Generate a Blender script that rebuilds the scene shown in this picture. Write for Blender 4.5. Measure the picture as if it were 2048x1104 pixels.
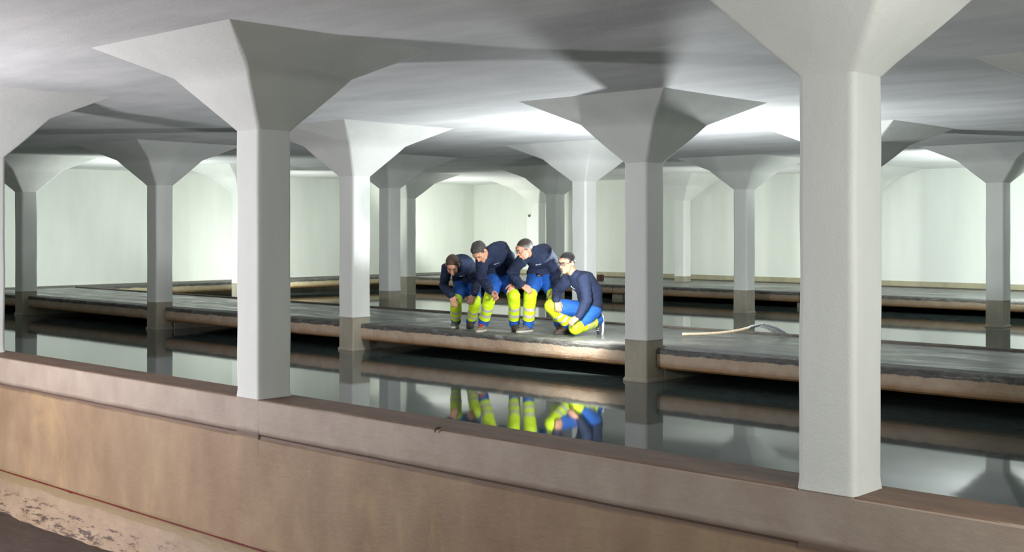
import bpy, bmesh, math, random
from mathutils import Vector, Matrix, noise, kdtree
from mathutils.bvhtree import BVHTree

random.seed(7)
for o in list(bpy.data.objects):
    bpy.data.objects.remove(o)
COL = bpy.context.scene.collection
SC = bpy.context.scene

# ------------------------------------------------------------------ camera, world, exposure
S = 0.78                     # metres per unit of the surveyed column grid
F, CX, YH = 2416.65, 1024.0, 458.77   # focal length, centre column and horizon row in the 2048x1104 frame
TH = 0.75261
HW = 2.11                    # eye height above the water, grid units
RIGHT = Vector((math.cos(TH), math.sin(TH), 0)); FWD = Vector((-math.sin(TH), math.cos(TH), 0)); UP = Vector((0, 0, 1))
EYE = Vector((0, 0, HW*S))
cd = bpy.data.cameras.new('camera'); cam = bpy.data.objects.new('camera', cd); COL.objects.link(cam)
cam.location = EYE; cam.rotation_euler = (math.pi/2, 0, TH)
cd.sensor_width = 36; cd.lens = F/2048*36; cd.shift_y = -(552-YH)/2048
cd.clip_start = 0.05; cd.clip_end = 200
SC.camera = cam
SC.view_settings.view_transform = 'Standard'; SC.view_settings.look = 'None'
SC.view_settings.gamma = 1; SC.view_settings.use_curve_mapping = False
SC.view_settings.exposure = 0.15
W = bpy.data.worlds.new('world'); SC.world = W; W.use_nodes = True
bg = W.node_tree.nodes['Background']; bg.inputs[0].default_value = (0.84, 0.88, 0.83, 1); bg.inputs[1].default_value = 0.56

def P3(u, v, h): return Vector((-u*S, v*S, (HW-h)*S))

# unseen lamps placed from their light; side, back and near right are added fill: (u, v, h), aim (u, v, h), watts, colour, cone degrees, radius
def lamp(name, p, aim, watts, col=(1, 1, 1), cone=150, r=0.06, blend=0.6):
    ld = bpy.data.lights.new(name, 'SPOT'); ld.energy = watts; ld.color = col
    ld.spot_size = math.radians(cone); ld.spot_blend = blend; ld.shadow_soft_size = r
    o = bpy.data.objects.new(name, ld); COL.objects.link(o); o.location = P3(*p)
    d = P3(*aim)-P3(*p); o.rotation_euler = d.to_track_quat('-Z', 'Y').to_euler(); return o
lamp('work_light_walkway', (12.1, 16.5, 0.9), (12.45, 17.0, -2.5), 560, (0.93, 0.97, 1.0), 178, .10, .1)
lamp('work_light_basin', (11.1, 13.3, 0.95), (12.0, 15.6, 0.9), 165, (1, .99, .96), 170, .06, .4)
lamp('work_light_corner', (30.8, 29.4, 1.0), (30.0, 32.0, -1.5), 260, (0.97, 1.0, 0.92), 178, .2, .25)
lamp('work_light_left', (28.7, 16.6, 1.0), (30.2, 17.8, -1.5), 300, (0.94, 1.0, 0.95), 178, .15, .25)
lamp('fill_light_side', (31.0, 23.0, 1.0), (33.0, 24.2, -0.5), 170, (0.96, 1.0, 0.93), 178, .15, .25)  # added fill, brightens the left wall between the columns
lamp('fill_light_back', (19.5, 30.3, 1.0), (20.0, 32.0, -0.5), 130, (0.96, 1.0, 0.93), 178, .15, .25)  # added fill, brightens the middle of the back wall
lamp('work_light_right', (10.0, 28.4, 1.0), (10.6, 31.0, -1.5), 640, (0.93, 1.0, 0.97), 178, .15, .25)
lamp('work_light_near_left', (14.6, 2.0, 1.1), (11.2, 6.5, -0.3), 840, (0.99, 0.94, 1.0), 170, .18, .5)
lamp('fill_light_near_right', (0.3, 5.9, 0.1), (5.0, 7.4, 0.0), 185, (1, .985, .93), 165, .2, .6)  # added weak warm fill for the nearest column, out of view

# ------------------------------------------------------------------ materials
def mat(name): 
    m = bpy.data.materials.new(name); m.use_nodes = True
    nt = m.node_tree; return m, nt, nt.nodes['Principled BSDF']
def N(nt, t, **k):
    n = nt.nodes.new(t)
    for a, b in k.items(): setattr(n, a, b)
    return n
def coords(nt, scale=(1, 1, 1), obj=False):
    tc = N(nt, 'ShaderNodeTexCoord'); mp = N(nt, 'ShaderNodeMapping'); mp.inputs['Scale'].default_value = scale
    g = N(nt, 'ShaderNodeNewGeometry')
    nt.links.new(tc.outputs['Object'] if obj else g.outputs['Position'], mp.inputs[0]); return mp.outputs[0]
def nz(nt, vec, scale, detail=4, rough=.55, dist=0):
    n = N(nt, 'ShaderNodeTexNoise'); n.inputs['Scale'].default_value = scale; n.inputs['Detail'].default_value = detail
    n.inputs['Roughness'].default_value = rough; n.inputs['Distortion'].default_value = dist
    nt.links.new(vec, n.inputs['Vector']); return n.outputs[0]
def ramp(nt, fac, stops):
    r = N(nt, 'ShaderNodeValToRGB'); e = r.color_ramp.elements
    while len(e) < len(stops): e.new(.5)
    for i, (p, c) in enumerate(stops): e[i].position = p; e[i].color = (*c, 1) if len(c) == 3 else c
    nt.links.new(fac, r.inputs[0]); return r.outputs[0]
def mixc(nt, fac, a, b, mode='MIX'):
    m = N(nt, 'ShaderNodeMix', data_type='RGBA', blend_type=mode)
    for s, v in ((m.inputs[0], fac), (m.inputs[6], a), (m.inputs[7], b)):
        if isinstance(v, (int, float)): s.default_value = v
        elif isinstance(v, tuple): s.default_value = (*v, 1)
        else: nt.links.new(v, s)
    return m.outputs[2]
def math_(nt, op, a, b=0.0):
    m = N(nt, 'ShaderNodeMath', operation=op)
    for s, v in ((m.inputs[0], a), (m.inputs[1], b)):
        if isinstance(v, (int, float)): s.default_value = v
        else: nt.links.new(v, s)
    return m.outputs[0]
def posz(nt):
    g = N(nt, 'ShaderNodeNewGeometry'); s = N(nt, 'ShaderNodeSeparateXYZ'); nt.links.new(g.outputs['Position'], s.inputs[0]); return s.outputs
def bump(nt, b, h, strength=.3, dist=.01):
    n = N(nt, 'ShaderNodeBump'); n.inputs['Strength'].default_value = strength; n.inputs['Distance'].default_value = dist
    nt.links.new(h, n.inputs['Height']); nt.links.new(n.outputs[0], b.inputs['Normal'])
def step(nt, val, lo, hi):
    m = N(nt, 'ShaderNodeMapRange'); m.inputs['From Min'].default_value = lo; m.inputs['From Max'].default_value = hi
    nt.links.new(val, m.inputs['Value']); return m.outputs[0]

def paint(name, c1, c2, streak=(1, 1, .25), bstr=.35):
    m, nt, b = mat(name); v = coords(nt, streak)
    col = ramp(nt, nz(nt, v, 1.6, 5, .6), [(.3, c1), (.7, c2)])
    fine = nz(nt, coords(nt), 70, 3)
    b.inputs['Roughness'].default_value = .75
    nt.links.new(col, b.inputs['Base Color'])
    bump(nt, b, math_(nt, 'ADD', fine, math_(nt, 'MULTIPLY', nz(nt, coords(nt), 9, 3), 1.5)), bstr, .006)
    return m
M_col = paint('white_limewash', (.66, .685, .645), (.77, .79, .755), (1, 1, .3))
M_wall = paint('white_wall_paint', (.74, .78, .72), (.82, .86, .80), (1, 1, .2), .15)
M_ceil = paint('ceiling_limewash', (.64, .665, .655), (.83, .84, .84), (.5, 1.3, 1), .3)

def raw(name, c1, c2, dark, wet_h=None):
    """bare concrete, stained dark and rusty in a tide band just over the water"""
    m, nt, b = mat(name); v = coords(nt, (1, 1, .45)); z = posz(nt)[2]
    col = ramp(nt, nz(nt, v, 3.5, 6, .65), [(.3, c1), (.72, c2)])
    n2 = nz(nt, coords(nt), 5, 5)
    t = math_(nt, 'ADD', z, math_(nt, 'MULTIPLY', math_(nt, 'SUBTRACT', n2, .5), .06))
    if wet_h:
        col = mixc(nt, step(nt, t, wet_h+.14, wet_h), col, dark)
    b.inputs['Roughness'].default_value = .7
    nt.links.new(col, b.inputs['Base Color'])
    bump(nt, b, nz(nt, coords(nt), 40, 5), .5, .006); return m
M_plinth = raw('bare_column_concrete', (.30, .28, .215), (.42, .395, .31), (.12, .075, .035), .0)
M_band = raw('bare_wall_concrete', (.33, .31, .20), (.46, .43, .29), (.2, .15, .08))
M_flush = raw('bare_flush_concrete', (.26, .20, .15), (.34, .275, .215), (.1, .06, .04))
# walkway edge beam: tan concrete, its upper edge blackened by algae and scraped, rust at the foot
def beam_mat(name, c1, c2, ztop, zbot):
    m, nt, b = mat(name); x, y, z = posz(nt)
    col = ramp(nt, nz(nt, coords(nt, (1, 1, 1.2)), 4, 6, .65), [(.3, c1), (.7, c2)])
    n2 = nz(nt, coords(nt, (1, 1, .6)), 7, 6, .7); n3 = nz(nt, coords(nt, (.5, .5, 1.6)), 9, 7, .75, .6)
    blk = ramp(nt, n3, [(.36, (.045, .045, .04)), (.56, (.11, .11, .10)), (.68, (.26, .26, .24))])
    edge = math_(nt, 'ADD', z, math_(nt, 'MULTIPLY', math_(nt, 'SUBTRACT', n2, .5), .06))
    col = mixc(nt, step(nt, edge, ztop-.066, ztop-.056), col, blk)
    low = math_(nt, 'ADD', z, math_(nt, 'MULTIPLY', math_(nt, 'SUBTRACT', n2, .5), .08))
    col = mixc(nt, step(nt, low, zbot+.09, zbot+.0), col, (.26, .13, .04))
    b.inputs['Roughness'].default_value = .6; nt.links.new(col, b.inputs['Base Color'])
    bump(nt, b, nz(nt, coords(nt), 30, 6), .5, .008); return m
# wet deck
M_deck, nt, b = mat('wet_walkway_concrete')
nn = nz(nt, coords(nt, (.5, 1.1, 1)), 1.7, 6, .65, .6)
nt.links.new(ramp(nt, nn, [(.35, (.085, .088, .08)), (.7, (.135, .14, .128))]), b.inputs['Base Color'])
nt.links.new(ramp(nt, nz(nt, coords(nt, (.45, 1.2, 1)), 2.6, 5, .6, .4), [(.38, (.24, .24, .24)), (.62, (.42, .42, .42))]), b.inputs['Roughness'])
bump(nt, b, nz(nt, coords(nt), 12, 4), .12, .004)
# water: murky teal, almost still
M_water, nt, b = mat('still_water')
b.inputs['Base Color'].default_value = (.060, .080, .078, 1); b.inputs['Roughness'].default_value = .045
b.inputs['IOR'].default_value = 1.36
tc = N(nt, 'ShaderNodeNewGeometry'); mp = N(nt, 'ShaderNodeMapping'); mp.inputs['Rotation'].default_value = (0, 0, -TH); mp.inputs['Scale'].default_value = (.5, 1.5, 1)
nt.links.new(tc.outputs['Position'], mp.inputs[0]); bump(nt, b, nz(nt, mp.outputs[0], 1.6, 2, .4), .05, .010)
# big near wall: brown silt-stained concrete with drip streaks, a tide groove line and ochre blotches
M_big, nt, b = mat('silt_stained_concrete')
x, y, z = posz(nt)
v = coords(nt, (.8, .8, .42)); v2 = coords(nt, (1.3, 1.3, 1))
lowc = ramp(nt, nz(nt, v, 3.0, 6, .6), [(.28, (.235, .155, .09)), (.5, (.30, .205, .125)), (.72, (.37, .27, .16))])
lowc = mixc(nt, ramp(nt, nz(nt, coords(nt, (1, 1, .45)), 1.7, 6, .7, .8), [(.56, (0, 0, 0)), (.72, (.5, .5, .5))]), lowc, (.46, .31, .13))
topc = ramp(nt, nz(nt, v2, 2.2, 6, .6), [(.3, (.32, .25, .20)), (.7, (.42, .35, .285))])
wob = math_(nt, 'ADD', z, math_(nt, 'MULTIPLY', math_(nt, 'SUBTRACT', nz(nt, coords(nt, (1, 1, 1)), 2.2, 5), .5), .035))
zg = (HW-2.05)*S
col = mixc(nt, step(nt, wob, zg-.02, zg+.02), lowc, topc)
band = math_(nt, 'MULTIPLY', step(nt, wob, zg-.035, zg-.012), step(nt, wob, zg+.05, zg+.015))
col = mixc(nt, math_(nt, 'MULTIPLY', band, .85), col, (.115, .07, .05))
# tan footing below the painted line with dark broken pits
zr = (HW-3.17)*S
wob2 = math_(nt, 'ADD', z, math_(nt, 'MULTIPLY', math_(nt, 'SUBTRACT', nz(nt, coords(nt, (1, 1, 1)), 1.5, 4), .5), .10))
pit = nz(nt, coords(nt, (.45, .45, 2.4)), 8, 7, .78, .25)
foot = ramp(nt, nz(nt, coords(nt, (.8, .8, 1)), 4, 6, .7), [(.3, (.25, .175, .11)), (.7, (.35, .26, .175))])
foot = mixc(nt, math_(nt, 'MULTIPLY', step(nt, pit, .46, .425), step(nt, wob2, zr-.13, zr-.20)), foot, (.08, .05, .04))
col = mixc(nt, step(nt, wob2, zr+.03, zr+.02), col, (.25, .18, .095))
col = mixc(nt, step(nt, wob2, zr-.075, zr-.09), col, foot)
nt.links.new(col, b.inputs['Base Color']); b.inputs['Roughness'].default_value = .62
bump(nt, b, nz(nt, coords(nt, (1, 1, 1.6)), 14, 7, .65), .45, .008)
M_cope, nt, b = mat('brown_silt_coping')
nt.links.new(ramp(nt, nz(nt, coords(nt, (.6, 2, 1)), 5, 6, .65), [(.3, (.13, .075, .05)), (.7, (.23, .145, .10))]), b.inputs['Base Color']); b.inputs['Roughness'].default_value = .6
bump(nt, b, nz(nt, coords(nt), 25, 5), .4, .006)
M_mud, nt, b = mat('dark_silt_floor')
nt.links.new(ramp(nt, nz(nt, coords(nt, (.6, 2.2, 1)), 3, 7, .7), [(.3, (.032, .022, .018)), (.75, (.075, .053, .043))]), b.inputs['Base Color']); b.inputs['Roughness'].default_value = .7
bump(nt, b, nz(nt, coords(nt), 9, 6), .6, .02)

def plain(name, c, rough=.6, metal=0, nscale=0, var=.12, bmp=0, bscale=60):
    m, nt, b = mat(name); b.inputs['Roughness'].default_value = rough; b.inputs['Metallic'].default_value = metal
    if nscale:
        nt.links.new(ramp(nt, nz(nt, coords(nt, obj=True), nscale, 4), [(.3, tuple(x*(1-var) for x in c)), (.7, tuple(min(1, x*(1+var)) for x in c))]), b.inputs['Base Color'])
    else: b.inputs['Base Color'].default_value = (*c, 1)
    if bmp: bump(nt, b, nz(nt, coords(nt, obj=True), bscale, 4), bmp, .004)
    return m
M_navy = plain('navy_knit', (.007, .016, .050), .85, 0, 9, .2, .5, 45)
M_blue = plain('royal_blue_cotton', (.012, .10, .42), .75, 0, 8, .15, .5, 30)
M_hivis = plain('fluorescent_yellow_cloth', (.60, .86, .015), .6, 0, 8, .06, .5, 30)
M_refl = plain('grey_reflective_tape', (.50, .48, .43), .35, 0, 20, .08)
M_skin = plain('skin', (.52, .27, .175), .5, 0, 25, .10, .15, 90)
M_hair1 = plain('brown_hair', (.065, .036, .02), .6, 0, 60, .5, .9, 120)
M_hair2 = plain('dark_grey_hair', (.05, .045, .04), .6, 0, 60, .6, .9, 120)
M_hair3, nt, b = mat('grey_sided_hair')
tc = N(nt, 'ShaderNodeTexCoord'); sp = N(nt, 'ShaderNodeSeparateXYZ'); nt.links.new(tc.outputs['Object'], sp.inputs[0])
hz = math_(nt, 'ADD', sp.outputs[2], math_(nt, 'MULTIPLY', nz(nt, coords(nt, obj=True), 60, 4), .05))
nt.links.new(ramp(nt, step(nt, hz, .055, .10), [(0, (.19, .185, .18)), (1, (.035, .025, .02))]), b.inputs['Base Color']); b.inputs['Roughness'].default_value = .6
M_hair4 = plain('black_hair', (.014, .012, .011), .5, 0, 60, .4, .9, 120)
M_eye = plain('eye_white', (.75, .72, .68), .2); M_iris = plain('dark_iris', (.03, .018, .01), .2)
M_lip = plain('lips', (.42, .16, .12), .5)
M_frame = plain('black_spectacle_frame', (.01, .01, .01), .3)
M_lens, nt, b = mat('spectacle_lens'); b.inputs['Transmission Weight'].default_value = .9; b.inputs['Roughness'].default_value = .02; b.inputs['IOR'].default_value = 1.1; b.inputs['Base Color'].default_value = (.8, .8, .78, 1)
M_tan = plain('tan_leather', (.20, .15, .095), .6, 0, 20, .25, .4)
M_brown = plain('brown_leather', (.05, .03, .022), .6, 0, 20, .25, .4)
M_greysh = plain('grey_suede', (.12, .115, .10), .8, 0, 20, .2, .4)
M_blacksh = plain('black_trainer_mesh', (.03, .032, .036), .6, 0, 20, .25, .4)
M_rub = plain('dark_rubber', (.03, .028, .025), .7); M_whiterub = plain('white_rubber', (.75, .75, .74), .5); M_greyrub = plain('pale_grey_rubber', (.42, .40, .36), .6)
M_red = plain('red_lace', (.5, .02, .03), .7); M_wlace = plain('white_lace', (.7, .7, .7), .7)
M_emb = plain('pale_embroidery', (.55, .62, .72), .7)
M_buckle = plain('bronze_buckle', (.25, .12, .06), .35, .7)
M_ash, nt, b = mat('pale_ash_wood'); nt.links.new(ramp(nt, nz(nt, coords(nt, (8, 8, 1)), 6, 4), [(.3, (.62, .50, .34)), (.7, (.74, .63, .46))]), b.inputs['Base Color']); b.inputs['Roughness'].default_value = .45
M_steel = plain('worn_steel', (.5, .52, .55), .3, 1.0, 30, .3)
M_redp = plain('dark_red_paint', (.13, .008, .006), .55, 0, 30, .3)
M_rust = plain('rusty_iron', (.07, .02, .012), .7, 0, 30, .4)

# ------------------------------------------------------------------ helpers
def link(name, bm, m=None, parent=None, smooth=False):
    me = bpy.data.meshes.new(name)
    if isinstance(bm, bmesh.types.BMesh):
        bm.normal_update(); bm.to_mesh(me); bm.free()
    else: me = bm; me.name = name
    if m: me.materials.clear(); me.materials.append(m)
    if smooth: me.polygons.foreach_set('use_smooth', [True]*len(me.polygons)); me.update()
    o = bpy.data.objects.new(name, me); COL.objects.link(o)
    if parent: o.parent = parent
    return o
def empty(name, label, cat, group=None, loc=(0, 0, 0)):
    o = bpy.data.objects.new(name, None); COL.objects.link(o); o.location = loc; o['label'] = label; o['category'] = cat
    o.empty_display_size = .1
    if group: o['group'] = group
    return o
def place(o, parent):
    """parent a world-space part to an Empty that stands elsewhere: bake the offset into the mesh"""
    o.data.transform(Matrix.Translation(-parent.location)); o.parent = parent; return o
def box(bm, x0, x1, y0, y1, z0, z1):
    vs = [bm.verts.new((x, y, z)) for z in (z0, z1) for y in (y0, y1) for x in (x0, x1)]
    for f in ((0, 2, 3, 1), (4, 5, 7, 6), (0, 1, 5, 4), (2, 6, 7, 3), (0, 4, 6, 2), (1, 3, 7, 5)): bm.faces.new([vs[i] for i in f])
    return vs
def extrude_profile(bm, prof, xs, wob=None):
    """closed (y, z) profile swept along x, capped"""
    rings = []
    for x in xs:
        r = []
        for (y, z) in prof:
            p = Vector((x, y, z))
            if wob: p = wob(p)
            r.append(bm.verts.new(p))
        rings.append(r)
    n = len(prof)
    for a, b_ in zip(rings, rings[1:]):
        for i in range(n): bm.faces.new((a[i], b_[i], b_[(i+1) % n], a[(i+1) % n]))
    bm.faces.new(rings[0]); bm.faces.new(list(reversed(rings[-1])))
    bmesh.ops.recalc_face_normals(bm, faces=bm.faces)
def struct(o): o['kind'] = 'structure'; return o
def rings_loft(bm, rings, cap0=True, cap1=True):
    vs = [[bm.verts.new(p) for p in r] for r in rings]; n = len(vs[0])
    for a, b_ in zip(vs, vs[1:]):
        for i in range(n): bm.faces.new((a[i], a[(i+1) % n], b_[(i+1) % n], b_[i]))
    if cap0: bm.faces.new(list(reversed(vs[0])))
    if cap1: bm.faces.new(vs[-1])
def rsq(h, r, z, k=5, wob=0.0, seed=0):
    """rounded square ring of half width h"""
    out = []
    for qx, qy, a0 in ((1, 1, 0), (-1, 1, 90), (-1, -1, 180), (1, -1, 270)):
        for i in range(k+1):
            a = math.radians(a0+90*i/k)
            x = qx*(h-r)+r*math.cos(a); y = qy*(h-r)+r*math.sin(a)
            if wob:
                d = wob*noise.noise(Vector((x*3+seed, y*3, z*2.2))); x *= 1+d/h; y *= 1+d/h
            out.append((x, y, z))
    return out

# ------------------------------------------------------------------ the chamber shell
ROWV = [7.2139+6.3773*i for i in range(5)]; COLU = [3.8232+6.3773*i for i in range(5)]
NECK = [1.0, .932, 1.029, 1.0115, .944]; MID = [1.52, 1.455, 1.50, 1.485, 1.45]; CEIL = [1.83, 1.775, 1.80, 1.79, 1.77]
def ceil_h(v):
    if v <= ROWV[0]: return CEIL[0]
    for i in range(4):
        if v < ROWV[i+1]:
            t = (v-ROWV[i])/(ROWV[i+1]-ROWV[i]); t = t*t*(3-2*t); return CEIL[i]+(CEIL[i+1]-CEIL[i])*t
    return CEIL[4]
UW, VW = 34.0, 34.1
U0, V0 = -6.0, -4.0
bm = bmesh.new(); NU, NV = 60, 70
g = [[None]*(NV+1) for _ in range(NU+1)]
for i in range(NU+1):
    for j in range(NV+1):
        u = U0+(UW+.4-U0)*i/NU; v = V0+(VW+.4-V0)*j/NV
        g[i][j] = bm.verts.new(P3(u, v, -ceil_h(v)))
for i in range(NU):
    for j in range(NV): bm.faces.new((g[i][j], g[i][j+1], g[i+1][j+1], g[i+1][j]))
r = bmesh.ops.extrude_face_region(bm, geom=list(bm.faces))
bmesh.ops.translate(bm, vec=(0, 0, .3), verts=[e for e in r['geom'] if isinstance(e, bmesh.types.BMVert)])
bmesh.ops.recalc_face_normals(bm, faces=bm.faces)
struct(link('ceiling', bm, M_ceil))
zc = (HW+1.9)*S
def wallbox(name, u0, u1, v0, v1, z0, z1, m):
    bm = bmesh.new(); box(bm, -u1*S, -u0*S, v0*S, v1*S, z0, z1); return struct(link(name, bm, m))
PB = (HW-1.53)*S; PBL = (HW-1.65)*S
wallbox('wall_back', U0, UW+.4, VW, VW+.4, PB, zc, M_wall)
wallbox('baseboard_back', U0, UW+.4, VW-.02, VW+.4, -.5, PB, M_band)
wallbox('wall_left', UW, UW+.4, V0, VW, PBL, zc, M_wall)
wallbox('baseboard_left', UW-.02, UW+.4, V0, VW-.02, -.5, PBL, M_band)
# narrow lit opening at the far end, its light painted as a white panel
D = P3(30.95, VW-.02, 0)
bm = bmesh.new(); box(bm, D.x-.10, D.x+.10, D.y-.05, D.y+.02, .40, (HW+.50)*S)
bmesh.ops.bevel(bm, geom=bm.edges[:], offset=.008, segments=2, affect='EDGES')
door = struct(link('door_1', bm, plain('white_lit_opening', (.9, .9, .9), .4)))
bm = bmesh.new(); box(bm, D.x-.02, D.x+.02, D.y-.075, D.y-.05, (HW+.50)*S-.02, (HW+.50)*S+.05)
link('door_closer', bm, M_rub, door)

# water
bm = bmesh.new(); zt = 0
vs = [bm.verts.new((x, y, 0)) for x, y in ((-UW*S, ROWV[0]*S+.1), (-U0*S, ROWV[0]*S+.1), (-U0*S, VW*S), (-UW*S, VW*S))]
bm.faces.new(vs); wtr = link('basin_water', bm, M_water)
wtr['label'] = 'still dark teal water filling the flooded chamber between the columns'; wtr['category'] = 'water'; wtr['kind'] = 'stuff'
# floor of the empty basin in front
def wobf(p): 
    return p+Vector((0, 0, .02*noise.noise(p*1.5)))
bm = bmesh.new(); n = 50
gr = [[bm.verts.new(wobf(Vector((-UW*S+(UW-U0)*S*i/n, V0*S+(6.95-V0)*S*j/14, (HW-3.62)*S)))) for j in range(15)] for i in range(n+1)]
for i in range(n):
    for j in range(14): bm.faces.new((gr[i][j], gr[i+1][j], gr[i+1][j+1], gr[i][j+1]))
struct(link('floor', bm, M_mud, smooth=True))
# floor under the water
wallbox('floor_basin', U0, UW, ROWV[0], VW, -.9, -.8, M_mud)

# the near dividing wall and its broken footing
vf, vb = ROWV[0]-.199, ROWV[0]+.27
zt = (HW-1.69)*S
bm = bmesh.new()
def wobw(p):
    d = .004*noise.noise(p*Vector((1.5, 1, 3)) if False else Vector((p.x*1.5, p.y, p.z*3)))
    return p+Vector((0, d, 0))
prof = [(vf*S, (HW-3.2)*S)]+[(vf*S, (HW-3.2+(3.2-2.09)*k/6)*S) for k in range(1, 7)]
prof += [(vf*S+.012, (HW-2.075)*S), (vf*S+.014, (HW-2.05)*S), (vf*S+.002, (HW-2.03)*S), (vf*S, (HW-1.9)*S), (vf*S, zt-.012), (vf*S+.012, zt), (vb*S-.012, zt), (vb*S, zt-.012), (vb*S, -1.0), ((vf+.1)*S, -1.0)]
xs = [-UW*S+(UW-U0)*S*i/260 for i in range(261)]
extrude_profile(bm, prof, xs, wobw)
wall = link('basin_wall', bm, M_big)
wall['label'] = 'long brown silt-stained concrete dividing wall across the foreground under the nearest columns'; wall['category'] = 'wall'
def part_box(name, x0, x1, y0, y1, z0, z1, m, par, bev=.0, seg=2):
    bm = bmesh.new(); box(bm, x0, x1, y0, y1, z0, z1)
    if bev: bmesh.ops.bevel(bm, geom=bm.edges[:], offset=bev, segments=seg, affect='EDGES')
    return link(name, bm, m, par)
# coping surface (brown silt lying on the wall top)
bm = bmesh.new(); prof = [(vf*S+.006, zt-.004), (vf*S+.014, zt+.003), (vb*S-.014, zt+.003), (vb*S-.006, zt-.004)]
extrude_profile(bm, prof, xs); link('coping', bm, M_cope, wall)
# footing: flares out to the basin floor, its lower edge broken
bm = bmesh.new()
zr = (HW-3.19)*S; zf = (HW-3.75)*S
rows = 14; ring = []
xsf = [-UW*S+(UW-U0)*S*i/700 for i in range(701)]
for x in xsf:
    r = []
    for k in range(rows+1):
        t = k/rows; z = zr+(zf-zr)*t; y = vf*S-.002-(.30*S)*t**1.6
        q = Vector((x*1.2, 0, z*4)); a = .004+.05*max(0, t-.25)
        y += a*noise.noise(Vector((x*2.5, 1, z*9)))+a*.6*noise.noise(Vector((x*7, 3, z*30)))
        z += a*.5*noise.noise(Vector((x*5, 7, z*9)))
        r.append(bm.verts.new((x, y, z)))
    ring.append(r)
for a, b_ in zip(ring, ring[1:]):
    for k in range(rows): bm.faces.new((a[k], a[k+1], b_[k+1], b_[k]))
link('footing', bm, M_big, wall, smooth=False)
# thin dark red painted line just above the footing
bm = bmesh.new()
zl = (HW-3.17)*S; ringr = []
for x in xsf:
    w = .006+.003*noise.noise(Vector((x*3, 0, 0))); dr = max(0, noise.noise(Vector((x*9, 5, 0)))-.55)*.05
    y = vf*S-.0065
    ringr.append([bm.verts.new(p) for p in ((x, y, zl+w), (x, y, zl-w-dr), (x, y+.014, zl-w-dr), (x, y+.014, zl+w))])
for a, b_ in zip(ringr, ringr[1:]):
    for k in range(4): bm.faces.new((a[k], b_[k], b_[(k+1) % 4], a[(k+1) % 4]))
link('red_line', bm, M_redp, wall)

# ------------------------------------------------------------------ columns
AH = .2018*S
def column(row, idx, label, du=0, dv=0):
    u = COLU[idx]+du; v = ROWV[row]+dv
    nk, md, cl = NECK[row], MID[row], CEIL[row]
    base = -0.75 if row else (HW-3.16)*S
    root = empty('concrete_column', label, 'column', 'mushroom-headed concrete columns', (-u*S, v*S, base))
    zp = ((HW-1.53)*S if row else (HW-1.685)*S)
    seed = row*10+idx
    rr = .038
    def lo(name, rings, m, c0=True, c1=True):
        bm = bmesh.new(); rings_loft(bm, [[(x, y, z-base) for x, y, z in r] for r in rings], c0, c1)
        bmesh.ops.recalc_face_normals(bm, faces=bm.faces)
        o = link(name, bm, m, root, smooth=True)
        md_ = o.modifiers.new('edge', 'EDGE_SPLIT'); md_.split_angle = math.radians(24); w_ = o.modifiers.new('w', 'WEIGHTED_NORMAL'); w_.keep_sharp = True; return o
    zn, zm, ze = (HW+nk)*S, (HW+md)*S, (HW+cl)*S+.03
    ns = 36
    if row:
        lo('plinth', [rsq(AH-.004, .02, base+(zp-base)*k/8, wob=.004, seed=seed) for k in range(9)], M_plinth)
        # widened foot just under the water line
        lo('foot', [rsq(AH+.010, .02, z) for z in (base, .02)]+[rsq(AH+.0, .02, .04)], M_plinth)
    else:
        lo('plinth', [rsq(AH-.03 if False else AH-.001, .02, base+(zp-base)*k/8, wob=.002, seed=seed) for k in range(9)], M_big)
    sh = [rsq(AH, rr, zp+(zn-zp)*k/ns, wob=.006, seed=seed) for k in range(ns+1)]
    sh[0] = rsq(AH+.006, rr, zp, wob=.006, seed=seed)
    lo('shaft', sh, M_col)
    b_, c_ = .64*S, 1.30*S
    rings = [rsq(AH+.002, rr, zn-.004)]
    for k in range(1, 7):
        t = k/6; rings.append(rsq(AH+(b_-AH)*t, rr-.008*t, zn+(zm-zn)*(t*.93+.07*t*t), wob=.006, seed=seed))
    for k in range(1, 5):
        t = k/4; rings.append(rsq(b_+(c_-b_)*t, rr*(1-t)+.004, zm+(ze-zm)*t, wob=.006*(1-t), seed=seed))
    lo('capital', rings, M_col)
    return root
column(0, 0, 'nearest and widest pale column, full height at the right on the brown wall')
column(0, 1, 'tall column on the brown wall, left of centre, pinkish-white left face, wide flared head')
column(0, 2, 'white column cut off by the left edge of the photo, on the brown wall', .05, -.05)
column(1, 0, 'column off the right side whose head corner shows at the top right')
column(1, 1, 'grey column at the walkway edge just right of the kneeling man')
column(1, 2, 'column at the walkway edge with a bright white right face, left of the four men', -.03, .03)
column(1, 3, 'dark grey column at the walkway edge, left of the tall pinkish column')
column(1, 4, 'darkest column at the far left end of the walkway edge, beside the left edge column', -.04, .05)
column(2, 1, 'column hidden behind the nearest column, only its flared head showing beside it')
column(2, 2, 'pale grey column rising directly behind the kneeling man')
column(2, 3, 'brown-grey column behind the walkway, left of the men, overlapping another', -.03, .03)
column(2, 4, 'narrow bright column half hidden behind the tall pinkish column, at its left side')
column(3, 1, 'slim column standing in water at the far right, casting a shadow on it', .018, -.016)
column(3, 2, 'slim column in water with lit right side, behind the garden fork', .025, -.02)
column(3, 3, 'grey column seen behind the backs of the two right-hand standing and kneeling men')
column(3, 4, 'dark column in water just right of the brown-grey overlapping column')
column(4, 2, 'far column hidden by the nearest column, only its brightly lit head showing')
column(4, 3, 'smallest far column near the back wall, right of the grey walkway column', .02, -.02)
column(4, 4, 'far greenish-grey column in the back corner beside the narrow white lit opening')

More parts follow.
